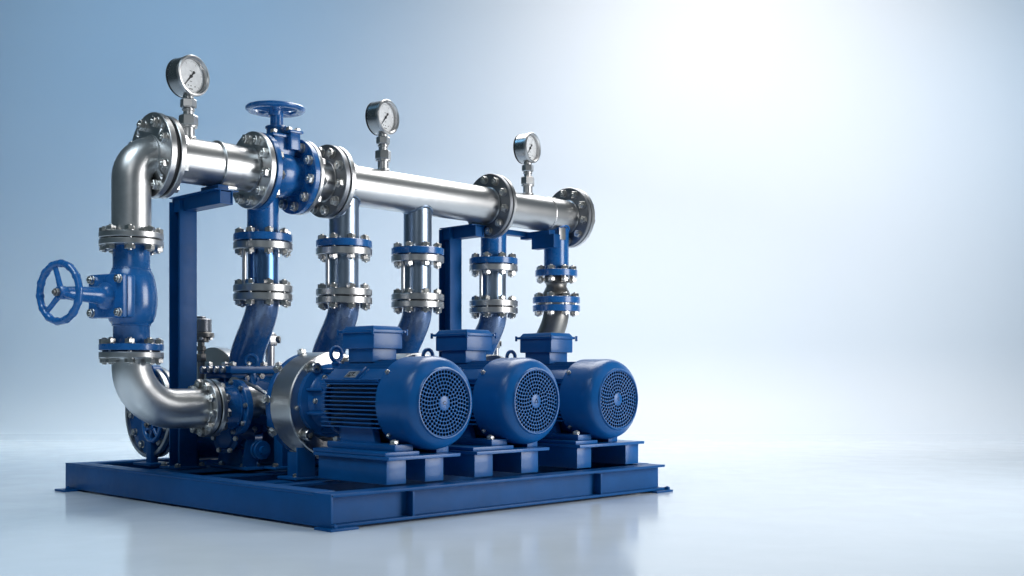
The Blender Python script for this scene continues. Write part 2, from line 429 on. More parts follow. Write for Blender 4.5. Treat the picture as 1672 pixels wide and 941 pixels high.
ef.modifiers.clear(); ef.data = nm_; bpy.data.objects.remove(hbo)
studs(ef, (.016, HY, HZ), XD, .190, .100, 8, .0135, PI/8)
# empty bolt holes as real recesses: dark-bottomed cups
fe = G(); fe.ring(.172, LR-.01, 1.464, 1.496, T(LX, HY, 0), 80); ef2 = part('flange', fe, FLANGE, el)

va = thing('globe_valve', 'upright bulbous blue valve at the left with a side handwheel', 'valve', (LX, HY, .84), 'blue handwheel valves')
V = T(LX, HY, 0)
g = G(); g.lathe([(.098, .88), (.098, .985), (.104, .995), (.118, 1.01), (.131, 1.05), (.138, 1.10), (.139, 1.135), (.137, 1.17), (.130, 1.22), (.118, 1.265), (.106, 1.29), (.099, 1.30), (.099, 1.43)], V, 72)
g.torus(.1, .005, V @ T(0, 0, .988), 64, 8); g.torus(.1, .005, V @ T(0, 0, 1.298), 64, 8)
part('body', g, BLUEV, va, ang=40)
g = G(); g.ring(.172, .08, 1.424, 1.457, V, 80); vf1 = part('flange', g, FLANGE, va, 'bare steel flange')
gasket(va, (LX, HY, 1.4565), (0, 0, 1), .15, .008)
g = G(); g.ring(.172, .08, .848, .884, V, 80); vf2 = part('flange', g, BLUEV, va)
gasket(va, (LX, HY, .839), (0, 0, 1), .15, .0095)
studs(vf1, (LX, HY, 1.424), (0, 0, 1), .142, .072, 8, .0125, .25)
VA = math.radians(15); VD = Vector((-math.cos(VA), -math.sin(VA), 0))
W = axis((LX, HY, 1.14), VD)
g = G()
g.box((0, 0, .118), (.27, .235, .060), .02, W)                # bonnet flange on the body (rounded square)
g.cyl(.105, 0, .10, W, 40); part('bonnet_seat', g, BLUEV, va)
g = G(); g.box((0, 0, .1655), (.275, .24, .030), .018, W); 
g.lathe([(.075, .175), (.070, .20), (.055, .212), (.047, .225), (.043, .28), (.037, .40), (.034, .43), (.034, .44)], W, 40)
bo = part('bonnet', g, BLUEV, va, ang=40)
for sx in (-1, 1):
    for sy in (-1, 1): put('bolt', head_mesh(.011), bo, T(-LX, -HY, -.84) @ W @ T(.105*sx, .09*sy, .1805))
def handwheel(parent, W, R, tr, nsp, dz, lobes, mat=BLUEV):
    g = G()
    n = 96; pts = []; rad = []
    for i in range(n):
        a = 2*PI*i/n; pts.append((R*math.cos(a), R*math.sin(a), dz))
        rad.append(tr*(1+(.16 if lobes and math.sin(lobes*a) > .55 else 0)))
    g.tube(pts, rad, 16, W, closed=True)
    for i in range(nsp):
        a = 2*PI*i/nsp+PI/2+.25
        g.tube([(.02*math.cos(a), .02*math.sin(a), 0), (R*.55*math.cos(a), R*.55*math.sin(a), dz*.35), (R*math.cos(a), R*math.sin(a), dz)], [tr*.85, tr*.75, tr*.7], 12, W)
    g.lathe([(.0, -.028), (.030, -.028), (.036, -.02), (.036, .014), (.03, .02), (0, .02)], W, 32)
    h = part('handwheel', g, mat, parent, ang=40)
    g = G(); hexprism(g, .022, .02, .040, W); g.cyl(.012, .03, .052, W, 16, .002); part('stem_nut', g, GREYM, h)
    return h
handwheel(va, axis(Vector((LX, HY, 1.14))+VD*.465, VD), .150, .0185, 3, .012, 14)

e2 = thing('pipe_elbow', 'large stainless elbow sweeping from the upright valve to the pump inlet', 'pipe elbow', (LX, HY, .8), 'stainless elbows')
R2 = .255; EZ = .522; r2 = .113
g = G(); g.ring(.172, r2-.015, .806, .8395, V, 80); part('flange', g, FLANGE, e2)
pts = [(LX, HY, .815)]
for i in range(25):
    a = PI/2*i/24; pts.append((LX+R2-R2*math.cos(a), HY, EZ+R2-R2*math.sin(a)))
pts += [(LX+R2+.08, HY, EZ), (.345, HY, EZ)]
g = G(); g.tube(pts, [.104]+[.104+.009*min(1, i/8) for i in range(len(pts)-1)], 72); g.torus(r2, .006, axis((.336, HY, EZ), XD), 64, 8); g.torus(.104, .006, T(LX, HY, .805), 64, 8)
part('pipe', g, STEELV, e2)
g = G(); g.ring(.168, r2-.01, 0, .030, axis((.342, HY, EZ), XD), 80); ef3 = part('flange', g, FLANGE, e2)
gasket(e2, (.371, HY, EZ), XD, .16, .012)
studs(vf2, (LX, HY, .806), (0, 0, 1), .142, .078, 8, .0125, .25)
studs(ef3, (.342, HY, EZ), XD, .142, .073, 10, .0115, .2)

# ------------------------------------------------------------------ gate valve on the header
gv = thing('gate_valve', 'glossy blue flanged valve in the header with a flat handwheel on top', 'valve', (.87, HY, HZ), 'blue handwheel valves')
g = G(); M = axis((0, HY, HZ), XD); g.lathe([(.125, .71), (.127, .79), (.133, .80), (.139, .83), (.142, .86), (.139, .90), (.133, .925), (.128, .935), (.126, 1.01)], M, 80); part('body', g, BLUEV, gv, ang=40)
b1 = hflange(gv, .709, .036, BLUEV); b2 = hflange(gv, .978, .038, BLUEV)
gasket(gv, (.698, HY, HZ), XD, FR-.01, .011)
studs(b2, (.978, HY, HZ), XD, RB, .070, 10, .0135, .2)
g = G(); g.box((.855, HY, HZ+.165), (.15, .17, .12), .012); g.box((.855, HY, HZ+.222), (.19, .20, .020), .006); g.cyl(.062, HZ+.22, HZ+.285, T(.855, HY, 0), 36); g.cyl(.070, HZ+.275, HZ+.29, T(.855, HY, 0), 36)
g.cyl(.040, HZ+.29, HZ+.385, T(.855, HY, 0), 32)
bo = part('bonnet', g, BLUEV, gv)
for sx in (-1, 1):
    for sy in (-1, 1): put('bolt', head_mesh(.010), bo, T(-.87+.855+.075*sx, .08*sy, .232))
g = G(); g.box((.905, HY-.10, HZ+.19), (.07, .055, .10), .006); g.box((.905, HY-.10, HZ+.247), (.095, .085, .016), .004); bx = part('gland_block', g, BLUEV, gv)
for sx in (-1, 1): put('bolt', head_mesh(.010), bx, T(-.87+.905+.03*sx, -.10, .255))
# flat top wheel
W = T(.845, HY, HZ+.395)
g = G(); n = 96
g.lathe([(.128, -.006), (.150, -.016), (.170, -.014), (.180, -.004), (.181, .006), (.174, .014), (.155, .014), (.132, .010)], W, 96, closed=True)
for i in range(5):
    a = 2*PI*i/5+.3
    g.tube([(.02*math.cos(a), .02*math.sin(a), -.004), (.09*math.cos(a), .09*math.sin(a), .002), (.140*math.cos(a), .140*math.sin(a), .002)], [.021, .016, .015], 12, W)
g.lathe([(0, -.04), (.038, -.04), (.045, -.02), (.045, .01), (.034, .018), (0, .018)], W, 32)
hw = part('handwheel', g, BLUEV, gv, ang=40)
bf1 = branch(gv, .822, 1.80, BLUEV, HZ-.10)
bf1['label'] = 'blue flange on the branch pipe'

# ------------------------------------------------------------------ gauges
def make_gauge(label):
    t = thing('pressure_gauge', label, 'pressure gauge', (0, 0, 0), 'round dial pressure gauges on the header', local=True)
    g = G(); hexprism(g, .054, 0, .062, a0=.35); g.cyl(.05, -.012, .002, seg=32)
    g.cyl(.030, .06, .088, seg=32); g.cyl(.036, .086, .100, seg=32)
    hexprism(g, .046, .104, .155, a0=.2); g.cyl(.028, .098, .110, seg=28); g.cyl(.032, .15, .185, seg=28)
    part('fitting', g, FLANGE, t)
    D = axis((0, 0, .285), (0, -1, 0)); R = .116
    g = G(); g.lathe([(R*.88, -.062), (R-.012, -.058), (R-.004, -.050), (R-.003, .030), (R-.006, .034), (R-.006, .040), (R-.02, .040), (R-.02, .018), (0, .018)], D, 80)
    part('case', g, CASE, t)
    g = G(); g.ring(R-.003, R*.85, -.064, -.056, D, 64, c=.002); part('back_rim', g, BLACK, t)
    g = G(); g.lathe([(R-.019, .032), (R-.004, .030), (R+.001, .036), (R+.001, .046), (R-.004, .052), (R-.012, .053), (R-.019, .046)], D, 96, closed=True); part('bezel', g, RINGM, t)
    g = G(); g.lathe([(0, .0185), (R-.0205, .0185), (R-.0205, .0205), (0, .0205)], D, 80); dial = part('dial', g, WHITE, t)
    g = G()
    for i in range(51):
        a = math.radians(225-270*i/50); big = i % 10 == 0; mid = i % 5 == 0
        r1 = R-.027; r0 = r1-(.016 if big else .010 if mid else .006); w = .0017 if big else .0011 if mid else .0007
        g.box(((r0+r1)/2, 0, .0208), (r1-r0, w, .0008), 0, D @ rotz(a))
    for dx in (-.02, .0, .03): g.box((dx, -.055, .0208), (.007, .006, .0008), 0, D)
    g.box((.0, -.073, .0208), (.026, .005, .0008), 0, D); g.box((0, .03, .0208), (.018, .003, .0008), 0, D); g.box((0, -.03, .0208), (.016, .003, .0008), 0, D)
    part('scale_marks', g, INK, dial)
    g = G(); Mn = D @ rotz(math.radians(230))
    g.prism([(-.036, -.0055), (-.036, .0055), (-.012, .003), (.0, .0045), (.085, .0008), (.085, -.0008), (0, -.0045), (-.012, -.003)], .0235, .0250, Mn)
    g.cyl(.009, .0225, .0275, D, 24, .001); g.cyl(.008, .0232, .0256, Mn @ T(-.032, 0, 0), 20, .0005)
    part('needle', g, INK, t)
    g = G(); g.lathe([(0, .040), (R-.0185, .040), (R-.0180, .0401)], D, 64); bmesh.ops.delete(g.bm, geom=[f for f in g.bm.faces if len(f.verts) > 4], context='FACES_ONLY'); part('glass', g, GLASS, t)
    return t
ga = make_gauge('large round steel pressure gauge nearest the left elbow')
gz = HZ+.20; GT = math.radians(12)
def place(o, x, s=1.0): o.location = (x, HY, gz); o.rotation_euler = (0, 0, GT); o.scale = (s, s, s)
place(ga, .255)
gb = copy_tree(ga); gb['label'] = 'round steel pressure gauge standing on the longest header pipe'; place(gb, 1.69, .985)
gc = copy_tree(ga); gc['label'] = 'round steel pressure gauge above the last header section at the right'; place(gc, 3.085, .97)

# ------------------------------------------------------------------ spools and bends of the risers
ZF = 1.552     # under side of the branch flanges
def make_spool(label):
    t = thing('spool_pipe', label, 'pipe', (0, 0, 0), 'flanged spool pipes of the risers', local=True)
    g = G(); g.ring(.180, .085, 1.482, 1.528, Matrix(), 80); part('flange', g, FLANGE, t)
    g2 = G(); g2.ring(.150, .08, 1.5275, 1.5345, Matrix(), 48, c=.001); part('gasket', g2, BLACK, t)
    g = G(); g.ring(.093, .083, 1.25, 1.49, Matrix(), 64, c=.001); part('pipe', g, SPOOL, t)
    g = G(); g.ring(.180, .085, 1.222, 1.266, Matrix(), 80); f = part('flange', g, FLANGE, t)
    for px_, py_ in ((-.090*.70-.108*.71, .090*.71-.108*.70), (.142*.71, .142*.70)):
        g = G(); g.cyl(.0135, 1.26, 1.485, T(px_, py_, 0), 20, .001); part('tie_rod', g, RINGM, t)
    g2 = G(); g2.ring(.150, .08, 1.2135, 1.2225, Matrix(), 48, c=.001); part('gasket', g2, BLACK, t)
    for i in range(8):
        a = 2*PI*i/8+PI/8+.05
        put('bolt', stud_mesh(.096, .0125), f, T(.146*math.cos(a), .146*math.sin(a), 1.170) @ rotz(i*1.1))
    return t
def sbend(dx, dy, z0, z1, r0, r1, mat, n=28):
    g = G(); pts = []; rad = []
    for i in range(n+1):
        u = i/n; s = u*u*(3-2*u)
        pts.append((dx*s, dy*s, z0+(z1-z0)*u)); rad.append(r0+(r1-r0)*u)
    g.tube(pts, rad, 64); return g
def make_bend(label, mat, fmat, r=.098):
    t = thing('riser_bend', label, 'pipe bend', (0, 0, 0), 'curved risers above the pumps', local=True)
    g = G(); g.ring(.180, .085, 1.170, 1.214, Matrix(), 80); part('flange', g, fmat, t)
    part('pipe', sbend(.0, .195, 1.172, .765, r, .106, mat), mat, t)
    return t
RIS = [(.822, 1.80), (1.368, HY), (1.993, HY), (2.822, 1.80), (3.405, HY)]
names = ['nearest the support post', 'second from the left', 'third from the left', 'fourth from the left']
s0 = b0 = None; spools = []
def upper_studs(fl, x, y, zb=1.482, L=.098, R=.146, n=8):
    for i in range(n):
        a = 2*PI*i/n+PI/8+.05
        put('bolt', stud_mesh(L, .0125), fl, T(*(-rootloc(fl))) @ T(x+R*math.cos(a), y+R*math.sin(a), zb) @ rotz(i))
for i, fl in enumerate((bf1, bf2, bf3, bf4)):
    x, y = RIS[i]
    if s0 is None:
        s0 = make_spool('x'); o = s0; b0 = make_bend('x', BEND, FLANGE); b = b0
    else:
        o = copy_tree(s0); b = copy_tree(b0)
    o['label'] = ['steel spool pipe under the blue gate valve, flanged at both ends', 'steel spool pipe under the dark header flange, second riser', 'steel spool pipe just left of the rear blue post, third riser', 'steel spool pipe just right of the rear blue post, fourth riser'][i]
    b['label'] = ['blue curved riser nearest the front post, above the open pump', 'blue curved riser behind the terminal box of the nearest motor', 'blue curved riser between the first and second terminal boxes', 'blue curved riser behind the middle motor terminal box'][i]
    o.location = (x, y, 0); b.location = (x, y, 0); spools.append(o)
    upper_studs(fl, x, y)
# fifth riser: check valve with blue flanges
x, y = RIS[4]
cv = thing('check_valve', 'weathered grey check valve under a blue flange at the far right', 'valve', (x, y, 1.2))
C5 = T(x, y, 0)
g = G(); g.lathe([(.088, 1.476), (.092, 1.465), (.092, 1.43), (.082, 1.42), (.078, 1.40), (.090, 1.375), (.104, 1.35), (.108, 1.325), (.100, 1.305), (.1, 1.30)], C5, 64); part('body', g, GREYM, cv, ang=40)
g = G(); g.ring(.183, .08, 1.268, 1.316, C5, 80); cf = part('flange', g, BLUEV, cv)
g = G(); g.ring(.15, .08, 1.252, 1.269, C5, 48, c=.001); part('gasket', g, FLANGE, cv)
upper_studs(bf5, x, y, 1.462, .063, .132)
upper_studs(cf, x, y, 1.206, .11, .15)
b5 = thing('riser_bend', 'dark weathered steel curved riser at the far right', 'pipe bend', (0, 0, 0), 'curved risers above the pumps', local=True)
g = G(); g.ring(.183, .085, 1.204, 1.253, Matrix(), 80); part('flange', g, BLUEV, b5, 'blue flange')
part('pipe', sbend(0, .185, 1.21, .765, .098, .106, GREYM), GREYM, b5); b5.location = (x, y, 0)

# ------------------------------------------------------------------ motors
def make_motor():
    """origin on the pedestal top under the shaft axis; axis height .24 above it; fan end at y = .05 in world"""
    t = thing('electric_motor', 'x', 'electric motor', (0, 0, 0), 'finned blue electric motors in a row', local=True)
    A = axis((0, .05, .24), (0, 1, 0))            # local z runs from the fan end to the drive end
    R = .240
    g = G(); g.lathe([(.170, .014), (.1705, .004), (.1735, .0), (.1785, .0), (.182, .004), (.184, .009), (.212, .027), (.224, .040), (.2315, .056), (.236, .071), (.2388, .086), (R, .104), (R, .265), (R-.006, .265), (R-.006, .10), (.222, .062), (.186, .020), (.170, .020)], A, 128, closed=True)
    cowl = part('fan_cowl', g, BLUE, t, ang=22)
    for a in (2.45, .7, -2.4, -.75):
        put('bolt', head_mesh(.006), cowl, A @ rotz(a) @ axis((R, 0, .235), (1, 0, 0)))
    # grille with real openings, built ring by ring
    g = G(); bm = g.bm; z0, z1 = .010, .0125
    radii = [.036+.0190*k for k in range(8)]
    def cap_ring(ra, rb):
        g.ring(rb, ra, z0, z1, A, 96, c=.0005)
    g.lathe([(0, z0-.002), (.033, z0-.0012), (.036, z0), (.036, z1), (0, z1)], A, 64)
    cap_ring(radii[-1], .1725)
    for k in range(7):
        ra, rb = radii[k], radii[k+1]; nn = int(round(2*PI*(ra+rb)/2/.0205)); off = (k % 2)*PI/nn+k*.07
        for i in range(nn):
            aa, ab = off+2*PI*i/nn, off+2*PI*(i+1)/nn; am = (aa+ab)/2; rm = (ra+rb)/2
            out = []
            for s in range(4): out.append((ra, aa+(ab-aa)*s/4))
            for s in range(3): out.append((ra+(rb-ra)*s/3, ab))
            for s in range(4): out.append((rb, ab+(aa-ab)*s/4))
            for s in range(3): out.append((rb+(ra-rb)*s/3, aa))
            hw_r = (rb-ra)*.40; hw_a = (ab-aa)*.395
            vo, vi, vb = [], [], []
            for (r, a) in out:
                u = (r-rm)/((rb-ra)/2); v = (a-am)/((ab-aa)/2)
                l = (abs(u)**3.2+abs(v)**3.2)**(1/3.2); u2, v2 = u/l, v/l
                ri, ai = rm+u2*hw_r, am+v2*hw_a
                vo.append(bm.verts.new(A @ Vector((r*math.cos(a), r*math.sin(a), z0))))
                vi.append(bm.verts.new(A @ Vector((ri*math.cos(ai), ri*math.sin(ai), z0+.0012))))
                vb.append(bm.verts.new(A @ Vector((ri*math.cos(ai), ri*math.sin(ai), z1))))
            n = len(out)
            for j in range(n):
                q = (j+1) % n
                bm.faces.new((vo[j], vi[j], vi[q], vo[q])); bm.faces.new((vi[j], vb[j], vb[q], vi[q]))
    part('fan_grille', g, BLUE, cowl, ang=25)
    g = G(); g.ring(.168, .04, .021, .024, A, 48, c=.0005)  # black disc added close behind the grille to darken its holes
    for i in range(7):
        a = 2*PI*i/7
        g.box((.12, 0, .044), (.17, .006, .03), 0, A @ rotz(a) @ Matrix.Rotation(.3, 4, 'X'))
    g.cyl(.05, .03, .06, A, 24); part('fan', g, VOID, cowl)
    # stator housing with cooling fins
    g = G(); g.cyl(.172, .25, .76, A, 64)
    part('housing', g, BLUE, t)
    y0, y1 = .312, .800; yc = (y0+y1)/2
    for s in (-1, 1):
        g = G(); g.box((s*.150, yc, .24-.005), (.03, y1-y0-.02, .235), .002)
        for k in range(12):
            z = .24-.128+k*.0225
            g.box((s*.1875, yc+random.uniform(-.001, .001), z), (.073, y1-y0, .0072), .0015)
        part('finned_side', g, BLUE, t)
    g = G(); g.box((0, yc, .385), (.24, y1-y0-.02, .02), .002)
    for k in range(9):
        x = -.128+k*.032; zt = .24+math.sqrt(max(.226**2-x*x, 0))
        g.box((x, yc, (zt+.36)/2), (.008, y1-y0, zt-.36), .0015)
    part('finned_top', g, BLUE, t)
    g = G(); g.box((0, yc, .10), (.22, y1-y0-.02, .02), .002)
    for k in range(7):
        x = -.10+k*.033; zt = .24-math.sqrt(max(.222**2-x*x, 0))
        g.box((x, yc, (zt+.12)/2), (.008, y1-y0, .12-zt), .0015)
    part('finned_bottom', g, BLUE, t)
    # sloping shoulder panel with the nameplate, each side of the box
    for s in (-1, 1):
        g = G(); ms = T(s*.178, .545, .376) @ Matrix.Rotation(s*math.radians(42), 4, 'Y')
        g.box((0, 0, 0), (.095, .46, .024), .004, ms); sp = part('shoulder_panel', g, BLUE, t)
        if s < 0:
            g = G(); g.box((0, .03, .0135), (.050, .095, .004), .001, ms); npl = part('nameplate', g, PLATE, sp)
            g = G()
            g.box((.012, .028, .0160), (.004, .034, .0010), 0, ms); g.box((.0, .020, .0160), (.024, .005, .0010), 0, ms @ T(0, 0, 0))
            for q in range(4): g.box((-.006-.004*q, .05-.012*(q % 2), .0160), (.0018, .028, .0010), 0, ms)
            g.box((.008, .055, .0160), (.010, .006, .0010), 0, ms); g.box((-.012, .005, .0160), (.003, .02, .0010), 0, ms)
            part('lettering', g, INK, npl)
            g = G(); g.box((-.0, -.05, .018), (.093, .008, .02), .002, ms); g.box((0, -.05, .010), (.093, .04, .01), .002, ms); part('rib', g, BLUE, sp)
    # drive end: end shield, lantern adapter
    g = G(); g.lathe([(.178, .745), (.196, .75), (.200, .757), (.200, .775), (.192, .785), (.170, .792), (.164, .81), (.160, .90), (.163, .925), (.172, .940), (.196, .950), (.207, .956), (.207, 1.02), (.1, 1.02)], A, 96)
    for a in (.35, 1.2, 1.95, 2.8, 3.6, 4.4, 5.1, 5.9):
        g.box((.178, 0, .872), (.028, .014, .15), .003, A @ rotz(a))
    ad = part('drive_end', g, BLUE, t, ang=25)
    heads(ad, (0, .05+.752, .24), (0, -1, 0), .188, 8, .007, .3)
    for a in (2.2, .9, 3.14, 0):
        put('bolt', head_mesh(.007), ad, A @ rotz(a) @ axis((.160, 0, .88), (1, 0, 0)))
    # terminal box
    bx0 = .055
    g = G(); g.box((bx0*.0, .64, .500), (.165, .21, .10), .006); g.box((0, .64, .566), (.200, .268, .085), .006); tb = part('terminal_box', g, BLUE, t)
    g = G(); g.box((0, .64, .6155), (.224, .292, .016), .004); g.box((0, .64, .6345), (.204, .270, .022), .004, taper=(.86, .88)); lid = part('lid', g, BLUE, tb)
    for sx in (-1, 1):
        for sy in (-1, 1):
            g = G(); g.cyl(.0075, .596, .628, T(.116*sx, .64+.15*sy, 0), 16, .001); g.box((.108*sx, .64+.142*sy, .6155), (.022, .022, .012), .002); part('lid_screw', g, BLUE, tb)
    # lifting eye
    E = T(-.035, .915, .455)
    g = G(); g.torus(.037, .0115, E @ T(0, 0, .044) @ Matrix.Rotation(PI/2, 4, 'X') @ rotz(.0), 40, 14); g.cyl(.022, -.16, .004, E, 24); g.cyl(.028, -.012, .0, E, 24); part('lifting_eye', g, BLUE, t)
    # feet
    for s, fx, zb in ((-1, -.172, .0005), (1, .085, -.0190)):
        g = G(); g.prism([(-.155, 0), (.155, 0), (.115, .125), (-.115, .125)], -.02, .02, T(fx, .53, .030) @ Matrix.Rotation(PI/2, 4, 'Z') @ Matrix.Rotation(PI/2, 4, 'X'), .003)
        g.box((fx+s*.002, .45, (zb+.033)/2), (.12 if s < 0 else .085, .56, .033-zb), .004)
        ft = part('foot', g, BLUE, t)
        for yy in (.215, .69): put('bolt', head_mesh(.0105), ft, T(fx-.030 if s < 0 else fx+.02, yy, .033))
    return t
MX = [.752, 1.43, 2.14]; MZ = .33
mlab = ['blue finned motor nearest the camera, in front of the silver ring', 'blue finned motor in the middle of the row of three', 'blue finned motor at the far right end of the row']
m0 = make_motor()
motors = [m0, copy_tree(m0), copy_tree(m0)]
for m, x, lb in zip(motors, MX, mlab): m.location = (x, 0, MZ); m['label'] = lb
# small marks on the fan hubs
def text_part(s, size, M, parent, mat):
    c = bpy.data.curves.new('hub_mark', 'FONT'); c.body = s; c.size = size; c.align_x = 'CENTER'; c.align_y = 'CENTER'; c.extrude = .0004
    o = bpy.data.objects.new('t', c); COL.objects.link(o); bpy.context.view_layer.update()
    me = bpy.data.meshes.new_from_object(o.evaluated_get(bpy.context.evaluated_depsgraph_get())); bpy.data.objects.remove(o)
    me.transform(M); me.materials.clear(); me.materials.append(mat)
    return put('hub_mark', me, parent)
def child(o, nm): return [c for c in COL.objects if c.parent == o and c.name.split('.')[0] == nm][0]
for m, s in zip(motors, ('·C·', '\u25b3', '·C')):
    M = T(0, .05+.0075, .24) @ Matrix.Rotation(PI/2, 4, 'X')
    if s == '\u25b3':
        g = G(); g.tube([(0, .014, 0), (-.014, -.009, 0), (.014, -.009, 0)], .0022, 6, M, closed=True)
        put('hub_mark', g.mesh('hub_mark', INK), child(m, 'fan_cowl'))
    else: text_part(s, .028, M, child(m, 'fan_cowl'), INK)

# pedestals
def pedestal(x0, x1, w, xm, label):
    t = thing('motor_pedestal', label, 'pedestal', ((x0+x1)/2, .4, .17), 'blue box pedestals under the motors')
    for xa, xb in ((x0, x0+w), (x1-w, x1)):
        g = G(); c = (xa+xb)/2
        g.box((c, .40, .233), (w, .56, .120), .003); part('rail', g, BLUE, t)
    xe = max(x1+.015, xm+.135)
    g = G(); g.box(((x0-.015+xe)/2, .395, .302), (xe-x0+.015, .62, .0165), .002); part('top_plate', g, BLUE, t)
    g = G(); g.box(((x0+xm-.105)/2, .43, .3205), (xm-.105-x0, .60, .0186), .003); part('pad', g, BLUE, t)
    return t
pedestal(.425, .80, .125, MX[0], 'blue steel pedestal under the motor nearest the camera')
pedestal(1.02, 1.51, .135, MX[1], 'blue steel pedestal under the middle motor')
pedestal(1.84, 2.41, .125, MX[2], 'blue steel pedestal under the motor at the far right')

# ------------------------------------------------------------------ pumps
def make_pump(full=True):
    """origin on the deck; shaft axis along Y at world z .56"""
    t = thing('centrifugal_pump', 'x', 'pump', (0, 0, 0), 'pumps behind the motors', local=True)
    Z = .545; A = axis((0, 1.07, Z), (0, 1, 0))
    if full:
        g = G(); g.lathe([(.214, -.050), (.294, -.050), (.300, -.044), (.300, .135), (.294, .143), (.2, .143), (.2, .05), (.214, .04)], A, 128, closed=True)
        rg = part('mounting_ring', g, RINGM, t, 'polished steel mounting ring')
        for a in (2.2, 1.2, -2.45, -.7):
            put('cap_screw', cap_mesh, rg, T(0, 1.07, Z) @ Matrix.Rotation(PI/2, 4, 'X') @ T(.258*math.cos(a), .258*math.sin(a), .050) @ Matrix.Diagonal((1.25, 1.25, 1.35, 1)))
        for a in (3.2, .1): put('bolt', head_mesh(.006), rg, T(0, 1.07, Z) @ Matrix.Rotation(PI/2, 4, 'X') @ T(.25*math.cos(a), .25*math.sin(a), .050))
        g = G(); g.lathe([(.10, .135), (.297, .143), (.300, .148), (.300, .182), (.290, .195), (.20, .20), (.15, .215), (.12, .24), (.10, .27)], A, 96)
        bk = part('back_cover', g, BLUE, t, ang=25)
        heads(bk, (0, 1.262, Z), (0, 1, 0), .262, 12, .010, .2)
        for i in range(10):
            a = 2*PI*i/10+.1
            g = G(); put('bolt', head_mesh(.0125), bk, A @ rotz(a) @ axis((.299, 0, .168), (1, 0, 0)))
        g = G(); g.cyl(.105, .30, .40, A, 48); g.cyl(.118, .335, .365, A, 48); g.cyl(.118, .42, .47, A, 48); g.cyl(.085, .25, .58, A, 48); part('shaft_coupling', g, RINGM, t)
    # volute
    g = G(); V = axis((0, 1.66, Z), (0, 1, 0))
    g.lathe([(.08, .09), (.13, .095), (.14, .12), (.165, .13), (.185, .15), (.195, .19), (.20, .25), (.20, .34), (.185, .39), (.15, .43), (.10, .45), (.06, .50)], V, 72)
    g.cyl(.105, Z, .80-.06, T(0, 1.945, 0), 48)
    vol = part('volute', g, BLUE, t, ang=30)
    for a in range(6):
        g = G(); g.box((.105, 0, .120), (.16, .022, .03), .004, V @ rotz(a*PI/3+.3)); part('rib', g, BLUE, vol)
    heads(vol, (0, 1.80, Z), (0, -1, 0), .165, 10, .010, .15)
    g = G(); g.box((0, 1.945, .746), (.42, .36, .048), .012); g.box((0, 1.945, .708), (.36, .30, .03), .006); df = part('discharge_flange', g, BLUE, t)
    for sx in (-1, -.33, .33, 1):
        for sy in (-1, 1): put('bolt', head_mesh(.0115), df, T(.165*sx, 1.945+.135*sy, .770))
    # sump cover on the inlet side, neck ribs and a small gland flange
    g = G(); S_ = axis((-.17, 1.80, .335), (-1, -.35, 0)); g.cyl(.075, -.12, .06, S_, 40); g.cyl(.092, .055, .074, S_, 40); g.lathe([(.066, .074), (.058, .088), (.03, .094), (0, .094)], S_, 40); sc_ = part('sump_cover', g, BLUE, t)
    for i in range(6):
        a = 2*PI*i/6; put('bolt', head_mesh(.007), sc_, S_ @ T(.083*math.cos(a), .083*math.sin(a), .074))
    g = G(); g.cyl(.130, .60, .63, T(0, 1.945, 0), 48); g.box((-.135, 1.90, .655), (.06, .018, .09), .003); g.box((-.02, 1.785, .655), (.018, .06, .09), .003); g.box((-.09, 1.83, .655), (.018, .10, .09), .003); part('neck_rib', g, BLUE, t)
    for k in range(4):
        put('bolt', head_mesh(.0095), vol, T(-.212, 1.83+.075*k, .746) @ Matrix.Rotation(-PI/2, 4, 'Y'))
    g = G(); g.cyl(.020, 0, .10, axis((-.20, 1.74, .60), (-.3, -.5, .8)), 20); hexprism(g, .030, .07, .11, axis((-.20, 1.74, .60), (-.3, -.5, .8))); part('vent_fitting', g, ZINC, t)
    # bearing bracket, drain pipe and seal pipe under and beside the shaft
    g = G(); g.box((0, 1.50, .30), (.10, .09, .28), .006); g.box((0, 1.50, .43), (.17, .14, .05), .008); g.box((0, 1.50, .166), (.24, .16, .014), .003); bb = part('bearing_bracket', g, BLUE, t)
    for sx in (-1, 1): put('bolt', head_mesh(.009), bb, T(.095*sx, 1.46, .173))
    g = G(); g.tube([(-.10, 1.86, .36), (-.13, 1.74, .30), (-.14, 1.60, .27), (-.14, 1.50, .27)], .026, 20); g.cyl(.055, 0, .018, axis((-.14, 1.56, .27), (0, 1, 0)), 28); g.cyl(.055, 0, .018, axis((-.14, 1.54, .27), (0, -1, 0)), 28); part('drain_pipe', g, BLUE, t)
    g = G(); g.tube([(-.15, 1.80, .69), (-.17, 1.66, .67), (-.15, 1.52, .62), (-.12, 1.45, .58)], .011, 12); part('seal_pipe', g, ZINC, t)
    E = T(-.05, 1.79, .80); g = G(); g.torus(.036, .012, E @ rotz(-.75) @ Matrix.Rotation(PI/2, 4, 'X'), 40, 14); g.cyl(.02, -.10, -.03, E, 24); g.tube([(-.05, 1.79, .71), (-.05, 1.76, .64), (-.05, 1.72, .60)], .02, 16); part('lifting_eye', g, BLUE, t)
